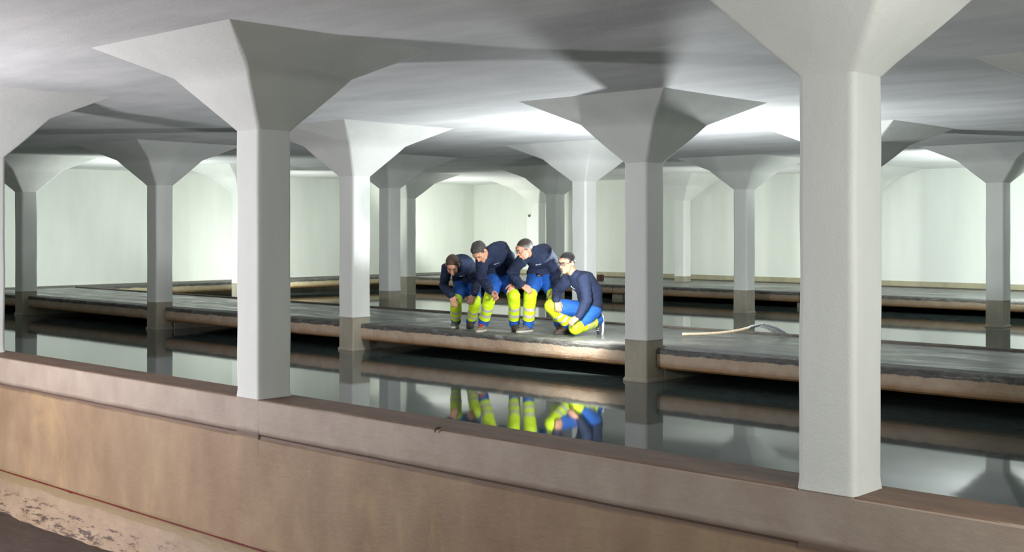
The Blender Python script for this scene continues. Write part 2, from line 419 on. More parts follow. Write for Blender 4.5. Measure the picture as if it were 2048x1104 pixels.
# ------------------------------------------------------------------ walkway slabs
def walkway(label, ua, ub, vfr, vbk, htop, hbot, bm_mat, left_gap=.215, right_gap=.215, cross=True, group='concrete walkway slabs'):
    """one bay between columns at ua (right) and ub (left)"""
    zt, zb = (HW-htop)*S, (HW-hbot)*S
    root = empty('walkway_slab', label, 'walkway', group, (-(ua+ub)/2*S, vfr*S, zb))
    L = root.location
    bm = bmesh.new(); xa, xb = -(ub-left_gap)*S, -(ua+right_gap)*S
    n = 40; xs = [xa+(xb-xa)*i/n for i in range(n+1)]
    y0, y1 = vfr*S, (vfr+.36)*S
    prof = [(y0+.03, zb), (y0+.006, zb+.02), (y0, zb+.05), (y0, zt-.03), (y0+.008, zt-.006), (y0+.028, zt+.002), (y1, zt+.002), (y1, zb)]
    def wb(p): 
        d = noise.noise(Vector((p.x*4, p.z*8, 2)))*.006
        return p-L+Vector((0, d, d*.6))
    extrude_profile(bm, prof, xs, wb); link('edge_beam', bm, bm_mat, root)
    bm = bmesh.new(); xa, xb = -ub*S+.002, -ua*S-.002
    xs = [xa+(xb-xa)*i/20 for i in range(21)]
    y0, y2 = (vfr+.30)*S, vbk*S
    extrude_profile(bm, [(y0, zb+.03), (y0, zt), (y2-.07, zt-.004), (y2-.07, zb+.03)], xs, lambda p: p-L); link('deck', bm, M_deck, root)
    bm = bmesh.new()
    extrude_profile(bm, [(y2-.075, -.12), (y2-.075, zt+.012), (y2-.062, zt+.022), (y2-.012, zt+.022), (y2, zt+.012), (y2, -.12)], xs, lambda p: p-L)
    link('back_kerb', bm, M_kerb, root)  # kerb deepened below the water so the gap under the slab stays dark
    if cross:
        bm = bmesh.new(); xc = -ub*S; box(bm, xc-AH+.004-L.x, xc+AH-.004-L.x, (vfr+.215)*S-L.y, (vbk-.1)*S-L.y, -.6-L.z, zb-.02-L.z)
        bmesh.ops.bevel(bm, geom=bm.edges[:], offset=.01, segments=1, affect='EDGES')
        link('cross_beam', bm, M_plinth, root)
    return root
M_kerb = raw('dark_kerb_concrete', (.07, .058, .045), (.12, .10, .08), (.1, .06, .04))
H1, H1b = 1.647, 1.93
V1a, V1b = 13.6, 16.65
Mb1 = beam_mat('tan_edge_beam', (.40, .29, .20), (.52, .43, .32), (HW-H1)*S, (HW-H1b)*S)
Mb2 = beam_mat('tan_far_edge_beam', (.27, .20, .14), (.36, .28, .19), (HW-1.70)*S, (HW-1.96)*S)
Mb3 = beam_mat('tan_side_edge_beam', (.40, .34, .21), (.50, .43, .28), (HW-1.66)*S, (HW-1.93)*S)
cols = [COLU[0]-6.3773]+COLU+[32.5]
labs = ['walkway bay at the right edge of the photo beyond the nearest column',
        'walkway bay behind the nearest column with the garden fork lying on it',
        'walkway bay the four men are on, its front edge brightly lit at the right',
        'walkway bay between the white-faced column and the dark grey column, mostly behind the tall column',
        'walkway bay at the left between the dark grey and the darkest column',
        'last stub of walkway at the far left beside the side ledge']
labs[0] = 'walkway bay running out of the photo at lower right, right of the nearest column'
bays = [(cols[0], cols[1]), (cols[1], cols[2]), (cols[2], cols[3]), (cols[3], cols[4]), (cols[4], cols[5]), (cols[5], cols[6])]
for (a, b2), l in zip(bays, labs):
    walkway(l, a, b2, V1a, V1b, H1, H1b, Mb1, cross=b2 < 30)
# far walkway along the back wall
far = [(-2.0, cols[1]), (cols[1], cols[2]), (cols[2], cols[3]), (cols[3], cols[4]), (cols[4], 32.5)]
fl = ['far walkway bay along the back wall at the extreme right', 'far walkway bay behind the slim far-right column, along the back wall',
      'far walkway bay behind the slim column above the garden fork', 'far walkway bay ending behind the kneeling man with a dark block on it', 'far walkway bay in the back corner seen between the men']
for (a, b2), l in zip(far, fl):
    walkway(l, a, b2, 29.0, 33.9, 1.70, 1.96, Mb2, .01, .01, cross=b2 < 30, group='far walkway slabs')
# side ledge along the left wall (runs into depth)
root = empty('side_ledge', 'narrow concrete ledge along the foot of the bright left wall', 'ledge', None, (-33.3*S, 20*S, (HW-1.93)*S))
L = root.location; bm = bmesh.new(); xf = -32.55*S; zt, zb = (HW-1.66)*S, (HW-1.93)*S
prof = [(xf-.03, zb), (xf, zb+.04), (xf, zt-.03), (xf-.03, zt), (-UW*S+.02, zt), (-UW*S+.02, zb)]
vs = []
for i in range(61):
    y = (7.6+(VW-.1-7.6)*i/60)*S
    vs.append([bm.verts.new(Vector((x+.006*noise.noise(Vector((y*4, z*8, 5))), y, z))-L) for x, z in prof])
for a, b_ in zip(vs, vs[1:]):
    for k in range(6): bm.faces.new((a[k], b_[k], b_[(k+1) % 6], a[(k+1) % 6]))
bm.faces.new(vs[0]); bm.faces.new(list(reversed(vs[-1]))); bmesh.ops.recalc_face_normals(bm, faces=bm.faces)
link('edge_beam', bm, Mb3, root)
# small dark block on the far walkway
p = P3(25.33, 31.35, 1.70)
bm = bmesh.new(); box(bm, p.x-.07, p.x+.07, p.y-.08, p.y+.08, p.z, p.z+.15); bmesh.ops.bevel(bm, geom=bm.edges[:], offset=.015, segments=2, affect='EDGES')
box(bm, p.x+.01, p.x+.05, p.y-.10, p.y-.07, p.z+.04, p.z+.12)
o = link('dark_block', bm, M_rust); o['label'] = 'small dark block on the far walkway just right of the kneeling man'; o['category'] = 'block'

def frame_from(d, side):
    z = d.normalized(); x = (side-z*side.dot(z)).normalized(); y = z.cross(x); return x, y, z
def sweep(bm, pts, radii, side=None, seg=14, caps=True):
    """tapered tube through pts; radii (ra across `side`, rb the other way)"""
    pts = [Vector(p) for p in pts]; n = len(pts)
    R = [r if isinstance(r, tuple) else (r, r) for r in radii]
    S0 = side or Vector((1, 0, .013)); rings = []
    def ring(c, d, ra, rb, sd):
        x, y, z = frame_from(d, sd)
        return [c+x*ra*math.cos(2*math.pi*i/seg)+y*rb*math.sin(2*math.pi*i/seg) for i in range(seg)]
    T = []
    for i in range(n):
        d = (pts[min(i+1, n-1)]-pts[i]).normalized()+(pts[i]-pts[max(i-1, 0)]).normalized() if 0 < i < n-1 else (pts[1]-pts[0] if i == 0 else pts[-1]-pts[-2])
        T.append(d.normalized())
    sds = side if isinstance(side, list) else [S0]*n
    sds = [s if abs(s.normalized().dot(t)) < .95 else s+Vector((.1, .5, .9)) for s, t in zip(sds, T)]
    if caps:
        for a in (80, 55, 28):
            s, c = math.sin(math.radians(a)), math.cos(math.radians(a)); m_ = min(R[0])
            rings.append(ring(pts[0]-T[0]*m_*s, T[0], R[0][0]*c, R[0][1]*c, sds[0]))
    for i in range(n): rings.append(ring(pts[i], T[i], *R[i], sds[i]))
    if caps:
        for a in (28, 55, 80):
            s, c = math.sin(math.radians(a)), math.cos(math.radians(a)); m_ = min(R[-1])
            rings.append(ring(pts[-1]+T[-1]*m_*s, T[-1], R[-1][0]*c, R[-1][1]*c, sds[-1]))
    rings_loft(bm, rings)
def ball(bm, c, r, M=None, seg=16):
    r = r if isinstance(r, tuple) else (r, r, r)
    mt = Matrix.Translation(c) @ (M.to_4x4() if M else Matrix.Identity(4)) @ Matrix.Diagonal((*r, 1))
    bmesh.ops.create_uvsphere(bm, u_segments=seg, v_segments=seg//2+2, radius=1, matrix=mt)
def fuse(bm, voxel, smooth=4, fac=.5):
    bmesh.ops.recalc_face_normals(bm, faces=bm.faces)
    me = bpy.data.meshes.new('tmp'); bm.to_mesh(me); bm.free(); o = bpy.data.objects.new('tmp', me); COL.objects.link(o)
    m = o.modifiers.new('r', 'REMESH'); m.mode = 'VOXEL'; m.voxel_size = voxel
    if smooth:
        s = o.modifiers.new('s', 'SMOOTH'); s.iterations = smooth; s.factor = fac
    dg = bpy.context.evaluated_depsgraph_get(); dg.update()
    out = bpy.data.meshes.new_from_object(o.evaluated_get(dg)); bpy.data.objects.remove(o); bpy.data.meshes.remove(me)
    return out
def displace(me, fn):
    me.update(); ns = [v.normal.copy() for v in me.vertices]
    for v, n_ in zip(me.vertices, ns): v.co += n_*fn(v.co)
    me.update()


# ------------------------------------------------------------------ people
ZDECK = (HW-H1)*S+.002
def at(px, py, Z): return EYE+RIGHT*((px-CX)/F*Z)+FWD*Z+UP*((YH-py)/F*Z)
def cvec(r, u, t): return (RIGHT*r+UP*u-FWD*t)      # right, up, towards the viewer
def hand(bm, wrist, d, palm, curl=.35, side=1, k=1.0, thumb=.5):
    """d: wrist to fingertips, palm: the way the palm faces, side: +1 thumb on the +lat side"""
    d = d.normalized(); palm = (palm-d*palm.dot(d)).normalized(); lat = d.cross(palm)*side
    L = .085*k
    sweep(bm, [wrist-d*.03, wrist+d*.02*k, wrist+d*L*.6, wrist+d*L], [(.027*k, .021*k), (.030*k, .018*k), (.040*k, .016*k), (.040*k, .013*k)], side=lat)
    for j, (o, ln) in enumerate(((.030, .92), (.010, 1.0), (-.010, .94), (-.029, .75))):
        p = wrist+d*(L-.006)+lat*o*k; q = d+lat*o*2.2; q.normalize(); c = curl*(1+.13*j)
        pts = [p-d*.012]; rad = [.0098*k]
        ang = c*.5
        for seg, rr in ((.042, .0092), (.026, .0083), (.020, .0072)):
            dd = q*math.cos(ang)+palm*math.sin(ang); p = p+dd*seg*k*ln; pts.append(p); rad.append(rr*k); ang += c
        sweep(bm, pts, rad, side=lat, seg=8)
    b0 = wrist+d*.022*k+lat*.022*k
    td = (d*.62+lat*.68+palm*thumb*.6).normalized(); p1 = b0+td*.038*k; td2 = (d*.85+lat*.3+palm*thumb*.7).normalized(); p2 = p1+td2*.030*k; p3 = p2+(td2+palm*.25).normalized()*.024*k
    sweep(bm, [b0-td*.01, p1, p2, p3], [.0150*k, .0118*k, .0105*k, .0085*k], side=palm, seg=8)

def head_bm(bm, c, M):
    """M columns: right, face, up"""
    def b(p, r, rot=None): ball(bm, c+M @ Vector(p), r, M @ rot if rot else M)
    b((0, -.016, .030), (.076, .095, .084)); b((0, .026, -.020), (.063, .066, .082)); b((0, .030, -.074), (.047, .050, .034))
    b((0, .070, -.090), (.024, .020, .018)); b((0, .070, .045), (.052, .030, .034))
    for s in (-1, 1):
        b((s*.036, .060, -.022), (.024, .026, .024)); b((s*.042, .035, -.070), (.016, .030, .022))
        b((s*.030, .082, .022), (.022, .010, .0075)); b((s*.012, .096, -.024), (.010, .012, .008))
        b((s*.079, -.006, -.004), (.007, .018, .031), Matrix.Rotation(s*.35, 3, 'Z')); b((s*.080, -.004, .012), (.008, .016, .014), Matrix.Rotation(s*.4, 3, 'Z'))
    sweep(bm, [c+M @ Vector(p) for p in ((0, .088, .022), (0, .101, 0), (0, .112, -.020))], [.0085, .0095, .0125], side=M @ Vector((1, 0, 0)), seg=10)
    b((0, .088, -.050), (.023, .011, .006)); b((0, .086, -.060), (.020, .011, .007)); b((0, .080, -.038), (.020, .012, .012))

def sub_mesh(me, keep):
    bm = bmesh.new(); bm.from_mesh(me); bm.faces.ensure_lookup_table()
    bmesh.ops.delete(bm, geom=[f for f in bm.faces if not keep[f.index]], context='FACES'); return bm
def seg_t(p, a, b):
    d = b-a; t = (p-a).dot(d)/d.dot(d); tc = min(1, max(0, t)); return t, (p-a-d*tc).length

def person(label, J, fdir, udir, hairmat, hairstyle, shoes, hands, emblem=None, glasses=None, belt=None, bulk=1.0, bands=((.36, .47), (.60, .71)), legw=1.0, shut=False, hs=1.06):
    base = Vector((J['pelvis'].x, J['pelvis'].y, ZDECK))
    root = empty('person', label, 'person', 'four workers in navy sweaters and high-visibility trousers', base)
    lat = (J['shR']-J['shL']).normalized(); hlat = (J['hipR']-J['hipL']).normalized()
    # --- head frame
    f = fdir.normalized(); u = (udir-f*udir.dot(f)).normalized(); rt = f.cross(u)
    M = Matrix((rt, f, u)).transposed()*hs; hc = J['head']
    sp = [J['pelvis'], J['mid'], J['chest'], J['neck']]
    skullbase = hc+M @ Vector((0, -.02, -.05))
    # --- body: one continuous surface
    bm = bmesh.new()
    sweep(bm, sp, [(.135, .095), (.125, .09), (.145, .095), (.09, .06)], side=[hlat, (hlat+lat)/2, lat, lat])
    sweep(bm, [J['neck'], (J['neck']+skullbase)/2, skullbase], [.062, .056, .056], side=lat)
    for a in 'LR':
        sweep(bm, [J['chest']*.35+J['neck']*.35+J['sh'+a]*.3, J['sh'+a], J['el'+a], J['wr'+a]], [.05, .050, .034, .024], side=lat)
        sweep(bm, [J['hip'+a], J['kn'+a]], [.072, .048], side=hlat); sweep(bm, [J['kn'+a], J['an'+a]], [.048, .030], side=hlat)
        un_ = J.get('sup'+a, UP); d_ = J['toe'+a]-J['an'+a]; d_ = (d_-un_*d_.dot(un_)).normalized()
        sweep(bm, [J['an'+a], J['an'+a]-un_*.035, J['an'+a]-un_*.045+d_*.06], [.028, .022, .015], side=hlat)
        hd, hp, cu, sd = hands[a]; hand(bm, J['wr'+a], hd, hp, cu, sd, 1.04)
    head_bm(bm, hc, M)
    body = link('body', fuse(bm, .0052, 2, .45), M_skin, None, True); place(body, root)
    # --- sweater
    bm = bmesh.new(); k = bulk
    sweep(bm, sp, [(.185*k, .135*k), (.185*k, .13*k), (.190*k, .132*k), (.105, .075)], side=[hlat, (hlat+lat)/2, lat, lat], seg=20)
    for a in 'LR':
        s_, e_, w_ = J['sh'+a], J['el'+a], J['wr'+a]
        inn = J['chest']*.4+J['neck']*.3+s_*.3
        wd = (w_-e_).normalized()
        sweep(bm, [inn, s_, s_.lerp(e_, .5), e_, e_.lerp(w_, .55), w_-wd*.045, w_-wd*.008], [(.085, .085), .088*k, .074*k, .066*k, .060*k, .050*k, .044], side=lat)
    me = fuse(bm, .0085, 5, .6)
    arms = [(J['sh'+a], J['el'+a]) for a in 'LR']+[(J['el'+a], J['wr'+a]) for a in 'LR']
    seedv = Vector((base.x*3, base.y*2, 1))
    def folds(p):
        d = .011*noise.noise(p*7+seedv)+.006*noise.noise(Vector((p.x*9, p.y*9, p.z*20))+seedv)+.002*noise.noise(p*30)
        best = min(((seg_t(p, *s), s) for s in arms), key=lambda q: q[0][1])
        (t, dist), s = best
        if dist < .10 and 0 < t < 1.05:
            ph = t*(s[1]-s[0]).length*85+7*noise.noise(p*6+seedv)
            d += .0035*math.sin(ph)*min(1, .2+t)*(.5+noise.noise(p*11+seedv))
        return d
    displace(me, folds)
    sw = link('sweater', me, M_navy, None, True)
    bvh = BVHTree.FromPolygons([v.co.copy() for v in me.vertices], [tuple(p.vertices) for p in me.polygons])
    # collar
    bm = bmesh.new(); nd = (skullbase-J['neck']).normalized(); x, y, z = frame_from(nd, lat); cpt = J['neck']+nd*.012
    pts = [cpt+x*.074*math.cos(a)+y*.066*math.sin(a) for a in [2*math.pi*i/20 for i in range(20)]]
    prev = None
    for i in range(20): sweep(bm, [pts[i], pts[(i+1) % 20]], [.014, .014], side=nd, seg=8)
    if emblem:
        for q in emblem:
            o0 = EYE; dd = (at(q[0], q[1], 10)-EYE).normalized(); hit = bvh.ray_cast(EYE, dd)
            if hit[0]:
                n_ = hit[1]; a0 = (RIGHT+UP*math.tan(q[2])); a0 = (a0-n_*a0.dot(n_)).normalized(); b0 = n_.cross(a0)
                eb = bmesh.new()
                for (s0, s1, t0, t1) in ((-.036, -.020, -.009, .009), (-.015, -.008, -.004, .004), (-.006, .001, -.004, .005), (.003, .011, -.004, .004), (.013, .021, -.004, .004), (.023, .033, -.004, .005)):
                    vv = []
                    for lift in (.0, .004):
                        for ss, tt in ((s0, t0), (s1, t0), (s1, t1), (s0, t1)):
                            pp = hit[0]+a0*ss+b0*tt; near = bvh.find_nearest(pp); vv.append(eb.verts.new(near[0]+near[1]*(lift-.001)))
                    for fc in ((3, 2, 1, 0), (4, 5, 6, 7), (0, 1, 5, 4), (1, 2, 6, 5), (2, 3, 7, 6), (3, 0, 4, 7)): eb.faces.new([vv[i] for i in fc])
                e = link('chest_emblem', eb, M_emb); e.data.transform(Matrix.Translation(-base)); e.parent = sw; e['label'] = 'small pale embroidered emblem with a word'
    place(sw, root)
    cl = link('collar', fuse(bm, .006, 2), M_navy, None, True); cl.data.transform(Matrix.Translation(-base)); cl.parent = sw
    # --- trousers
    bm = bmesh.new()
    sweep(bm, [J['pelvis'].lerp(J['mid'], .45), J['pelvis'], (J['hipL']+J['hipR'])/2-(J['mid']-J['pelvis']).normalized()*.05], [(.145, .105), (.165, .122), (.14, .10)], side=hlat, seg=18)
    for a in 'LR':
        h_, kn, an = J['hip'+a], J['kn'+a], J['an'+a]
        sweep(bm, [h_, h_.lerp(kn, .5), kn], [.112, .094*(.5+.5*legw), .073*legw], side=hlat); ball(bm, kn, .071*legw)
        sweep(bm, [kn, kn.lerp(an, .35), kn.lerp(an, .75), an-(kn-an).normalized()*.02], [r_*legw for r_ in (.073, .075, .070, .064)], side=hlat)
    me = fuse(bm, .009, 5, .6)
    displace(me, lambda p: .008*noise.noise(p*8+seedv)+.005*noise.noise(Vector((p.x*10, p.y*10, p.z*26))))
    bm = bmesh.new(); bm.from_mesh(me)
    segs = {}
    for a in 'LR':
        h_, kn, an = J['hip'+a], J['kn'+a], J['an'+a]
        segs['t'+a] = (h_, kn); segs['s'+a] = (kn, an)
        for (p, q, ts) in ((h_, kn, (.86,)), (kn, an, tuple(x for b_ in bands for x in b_)+(.84,))):
            for t in ts:
                bmesh.ops.bisect_plane(bm, geom=bm.verts[:]+bm.edges[:]+bm.faces[:], plane_co=p.lerp(q, t), plane_no=(q-p).normalized(), clear_inner=False, clear_outer=False)
    bm.to_mesh(me); bm.free()
    cls = []
    for p_ in me.polygons:
        c = p_.center; k_, (t, dist) = min(((k0, seg_t(c, *s0)) for k0, s0 in segs.items()), key=lambda q: q[1][1]); a = k_[1]
        if k_[0] == 't': cls.append('y'+a if t > .86 else 'b')
        elif t > .84: cls.append('b')
        else:
            z_ = 'y'+a
            for i, (lo_, hi_) in enumerate(bands):
                if lo_ < t < hi_: z_ = 'r%d%s' % (i, a)
            cls.append(z_)
    for key, nm, mm in [('b', 'trousers', M_blue)]:
        tr = link(nm, sub_mesh(me, [c == key for c in cls]), mm, None, True); place(tr, root)
    for a in 'LR':
        pn = link('high_visibility_panel', sub_mesh(me, [c == 'y'+a for c in cls]), M_hivis, None, True); pn.data.transform(Matrix.Translation(-base)); pn.parent = tr
        for i in range(len(bands)):
            bmr = sub_mesh(me, [c == 'r%d%s' % (i, a) for c in cls])
            if len(bmr.faces):
                o = link('reflective_band', bmr, M_refl, None, True); o.data.transform(Matrix.Translation(-base)); o.parent = tr
    if belt:
        p = belt; bb = bmesh.new(); ball(bb, p, (.022, .022, .016)); o = link('belt_buckle', bb, M_buckle, None, True); o.data.transform(Matrix.Translation(-base)); o.parent = tr
    # --- hair, cut to a hairline; verts under the line tuck inside the skull
    bm = bmesh.new(); ball(bm, Vector((0, -.018, .034)), (.0795, .0985, .0875), None, 48)
    sl, off, amp = hairstyle
    for v in bm.verts:
        q = v.co; line = off+sl*q.y+.012*noise.noise(q*24)+.008*noise.noise(q*70)-(.034 if abs(q.x) > .055 and .0 < q.y < .038 else 0)
        if q.y < -.04: line = max(line, -.062) if False else off+sl*q.y
        dlt = q.z-line
        n_ = (q-Vector((0, -.018, .034))).normalized()
        if dlt < 0: v.co = Vector((0, -.018, .034))+(q-Vector((0, -.018, .034)))*(.80)
        else: v.co += n_*(amp*(.6+.5*noise.noise(q*28)+.5*noise.noise(q*70))*min(1, dlt/.02+.2))
    hr = link('hair', bm, hairmat, None, True); HM = Matrix.Translation(hc-base) @ M.to_4x4(); hr.matrix_local = HM; hr.parent = root
    for s in (-1, 1):
        bm = bmesh.new(); sweep(bm, [Vector((s*.045, .080, .026)), Vector((s*.030, .0925, .0315)), Vector((s*.014, .094, .028))], [.0028, .0045, .0035], side=UP, seg=8)
        eb = link('eyebrow', bm, hairmat if hairmat is not M_hair3 else M_hair2, None, True); eb.matrix_local = HM; eb.parent = root
    for s in (-1, 1):
        bm = bmesh.new(); ball(bm, Vector((s*.030, .0795, .010)), (.0125, .0125, .0035 if shut else .0065)); e = link('eye', bm, M_iris if shut else M_eye, None, True); e.matrix_local = HM; e.parent = root
        bm = bmesh.new(); ball(bm, Vector((s*.030, .0895, .008)), (.0055, .0045, .002 if shut else .0045)); i_ = link('iris', bm, M_iris, None, True); i_.parent = e
    bm = bmesh.new(); ball(bm, Vector((0, .0925, -.0495)), (.020, .0075, .0042)); ball(bm, Vector((0, .0905, -.0580)), (.018, .0075, .0048))
    lp = link('lips', bm, M_lip, None, True); lp.matrix_local = HM; lp.parent = root
    if glasses:
        bm = bmesh.new()
        def rr_ring(cx):
            pts = []
            for i in range(20):
                a = 2*math.pi*i/20; cx_, sn = math.cos(a), math.sin(a)
                pts.append(Vector((cx+.025*math.copysign(abs(cx_)**.7, cx_), .106-.25*abs(cx+.025*cx_)*.35, .008+.017*math.copysign(abs(sn)**.7, sn))))
            return pts
        for s in (-1, 1):
            pts = rr_ring(s*.031)
            for i in range(20): sweep(bm, [pts[i], pts[(i+1) % 20]], [glasses, glasses], side=Vector((0, 1, .01)), seg=6)
            sweep(bm, [Vector((s*.057, .098, .014)), Vector((s*.080, .07, .014)), Vector((s*.084, 0, .012)), Vector((s*.083, -.012, 0))], [glasses*1.1]*4, side=UP, seg=6)
        sweep(bm, [Vector((-.007, .106, .010)), Vector((0, .108, .013)), Vector((.007, .106, .010))], [glasses]*3, side=UP, seg=6)
        gl = link('glasses', bm, M_frame, None, True); gl.matrix_local = HM; gl.parent = root
        for s in (-1, 1):
            bm = bmesh.new(); pts = rr_ring(s*.031); vv = [bm.verts.new(p) for p in pts]; bm.faces.new(vv)
            r_ = bmesh.ops.extrude_face_region(bm, geom=list(bm.faces)); bmesh.ops.translate(bm, vec=(0, .0015, 0), verts=[e for e in r_['geom'] if isinstance(e, bmesh.types.BMVert)])
            bmesh.ops.recalc_face_normals(bm, faces=bm.faces); link('lens', bm, M_lens, gl)
    # --- shoes
    for a in 'LR':
        up_m, sole_m, lace_m, lbl = shoes[a]
        an, toe = J['an'+a], J['toe'+a]; heel = J.get('heel'+a); un = J.get('sup'+a, UP)
        dirn = (toe-an); dirn = (dirn-un*dirn.dot(un)).normalized(); sd = dirn.cross(un).normalized()
        foot = an-un*.085   # ground point below the ankle
        if 'sup'+a not in J: foot.z = ZDECK
        bm = bmesh.new()
        A = foot-dirn*.055+un*.047
        sweep(bm, [A, foot+un*.050, foot+dirn*.07+un*.046, foot+dirn*.13+un*.036, foot+dirn*.178+un*.032], [(.038, .036), (.040, .040), (.045, .036), (.047, .027), (.040, .022)], side=sd)
        sweep(bm, [foot+un*.05, foot+un*.105], [(.042, .05), (.041, .046)], side=sd)
        sweep(bm, [foot+dirn*.015+un*.085, foot+dirn*.09+un*.062], [(.030, .018), (.028, .014)], side=sd)
        sh = link('shoe', fuse(bm, .006, 3), up_m, None, True); place(sh, root); sh['label'] = lbl
        bm = bmesh.new(); outl = []
        for i in range(28):
            t = 2*math.pi*i/28; c_, s_ = math.cos(t), math.sin(t)
            outl.append(foot+dirn*(.062+.150*c_*(1 if c_ > 0 else .92))+sd*(.046+.006*c_)*math.copysign(abs(s_)**.75, s_))
        rings_loft(bm, [[p+un*0.0 for p in outl], [p+un*.004+(p-foot-dirn*.062)*.03 for p in outl], [p+un*.020+(p-foot-dirn*.062)*.03 for p in outl], [p+un*.026 for p in outl]])
        bmesh.ops.recalc_face_normals(bm, faces=bm.faces)
        so = link('sole', bm, sole_m, None, False); so.data.transform(Matrix.Translation(-base)); so.parent = sh
        bm = bmesh.new()
        for i in range(5):
            c0 = foot+dirn*(.045+.019*i)+un*(.096-.0075*i-.0*i)
            sweep(bm, [c0-sd*.026-un*.008, c0+un*.002, c0+sd*.026-un*.008], [.0045]*3, side=UP, seg=6)
        if lace_m is M_red:
            sweep(bm, [foot+dirn*.05+un*.10, foot+dirn*.03+un*.12+sd*.03, foot+dirn*.06+un*.09+sd*.05], [.005]*3, side=UP, seg=6); sweep(bm, [foot+dirn*.05+un*.10, foot+dirn*.03+un*.12-sd*.03, foot+dirn*.06+un*.09-sd*.05], [.005]*3, side=UP, seg=6)
        lc = link('laces', bm, lace_m, None, True); lc.data.transform(Matrix.Translation(-base)); lc.parent = sh
    if 'DBG' in globals():
        for a in 'LR':
            print('LIMB', label[:20], a, 'uarm %.2f farm %.2f thigh %.2f shank %.2f' % ((J['sh'+a]-J['el'+a]).length, (J['el'+a]-J['wr'+a]).length, (J['hip'+a]-J['kn'+a]).length, (J['kn'+a]-J['an'+a]).length), 'ankle z %.3f' % (J['an'+a].z-ZDECK))
        print('  spine %.2f sh width %.2f neck-head %.2f' % ((J['pelvis']-J['neck']).length, (J['shL']-J['shR']).length, (J['neck']-J['head']).length))
    return root
def pose(Z0, d):
    J = {}
    for k, v in d.items():
        p = at(v[0], v[1], Z0+v[2]); J[k] = p
        if k[:2] == 'an' and len(v) < 4: p.z = max(p.z, ZDECK+.085)
        if k[:3] == 'toe': p.z = ZDECK+.03
    return J

tan = (M_tan, M_greyrub, M_red, 'tan shoe with red laces'); brown = (M_brown, M_rub, M_brown, 'dark brown shoe')
grey = (M_greysh, M_greyrub, M_greysh, 'grey shoe with pale toe sole'); blk = (M_blacksh, M_whiterub, M_wlace, 'black trainer with white sole and laces')
# 1: far left, deep stoop, hands on knees, looking down
J = pose(15.85, dict(pelvis=(934, 566, .15), mid=(930, 541, .10), chest=(918, 528, -.14), neck=(912, 530, -.28), head=(905, 530, -.40),
    shL=(894, 538, -.20), shR=(937, 532, -.14), elL=(887, 571, -.07), elR=(953, 564, -.02), wrL=(903, 591, -.34), wrR=(948, 590, -.34),
    hipL=(923, 571, .12), hipR=(945, 571, .14), knL=(912, 603, -.28), knR=(951, 605, -.24), anL=(912, 645, .0), anR=(942, 645, .02), toeL=(906, 655, -.2), toeR=(938, 655, -.2)))
person('leftmost man, brown hair, stooping low with both hands on his knees', J, cvec(-.06, -.72, .66), cvec(-.05, .66, .72), M_hair1, (.62, .018, .004),
    {'L': (M_greysh, M_greyrub, M_greysh, 'grey shoe'), 'R': brown},
    {'L': (cvec(.25, -.75, .3), cvec(0, -.2, -1), .35, 1), 'R': (cvec(-.35, -.75, .3), cvec(0, -.2, -1), .8, -1)}, emblem=[(925, 552, .1)], legw=1.0, shut=True)
# 2: second, leaning over, dark grey hair, right arm reaching down
J = pose(15.30, dict(pelvis=(1001, 549, .12), mid=(1003, 520, .06), chest=(991, 506, -.16), neck=(973, 507, -.32), head=(960, 504, -.44),
    shL=(964, 524, -.33), shR=(1010, 509, -.10), elL=(963, 558, -.22), elR=(1031, 540, .0), wrL=(982, 583, -.42), wrR=(1027, 567, -.22),
    hipL=(990, 560, .06), hipR=(1012, 560, .08), knL=(980, 595, -.28), knR=(1028, 592, -.24), anL=(967, 644, -.06), anR=(1029, 645, .0), toeL=(952, 660, -.3), toeR=(1036, 662, -.2)))
person('second man, tousled dark grey hair, leaning over with one arm reaching down', J, cvec(-.22, -.78, .48), cvec(-.62, .45, .58), M_hair2, (.60, .014, .010),
    {'L': tan, 'R': brown},
    {'L': (cvec(.6, -.7, .2), cvec(-.5, -.1, .8), .75, -1), 'R': (cvec(-.3, -.8, .3), cvec(-.1, -.2, -1), .5, -1)}, emblem=[(994, 527, .3)], legw=1.05, shut=True)
# 3: third, greying hair and glasses, bending, looking left, hand on knee
J = pose(15.15, dict(pelvis=(1082, 546, .18), mid=(1088, 522, .12), chest=(1078, 511, -.08), neck=(1062, 507, -.20), head=(1049, 499, -.28),
    shL=(1045, 520, -.24), shR=(1096, 513, .0), elL=(1023, 545, -.12), elR=(1113, 546, .0), wrL=(1043, 571, -.28), wrR=(1110, 578, -.2),
    hipL=(1070, 557, .14), hipR=(1092, 557, .17), knL=(1060, 592, -.18), knR=(1108, 592, -.15), anL=(1057, 647, -.02), anR=(1118, 645, .15), toeL=(1042, 665, -.12), toeR=(1125, 662, -.1)))
person('third man, grey-sided hair and glasses, bending to look left with a hand on his knee', J, cvec(-.80, -.38, .42), cvec(-.30, .88, .22), M_hair3, (.66, .020, .003),
    {'L': grey, 'R': brown},
    {'L': (cvec(.75, -.42, .25), cvec(-.1, -.5, -.6), .45, 1), 'R': (cvec(-.1, -.9, .3), cvec(0, -.2, -1), .5, -1)}, emblem=[(1077, 529, .1)], glasses=.0016, legw=1.1, belt=at(1077, 551, 15.15-.02))
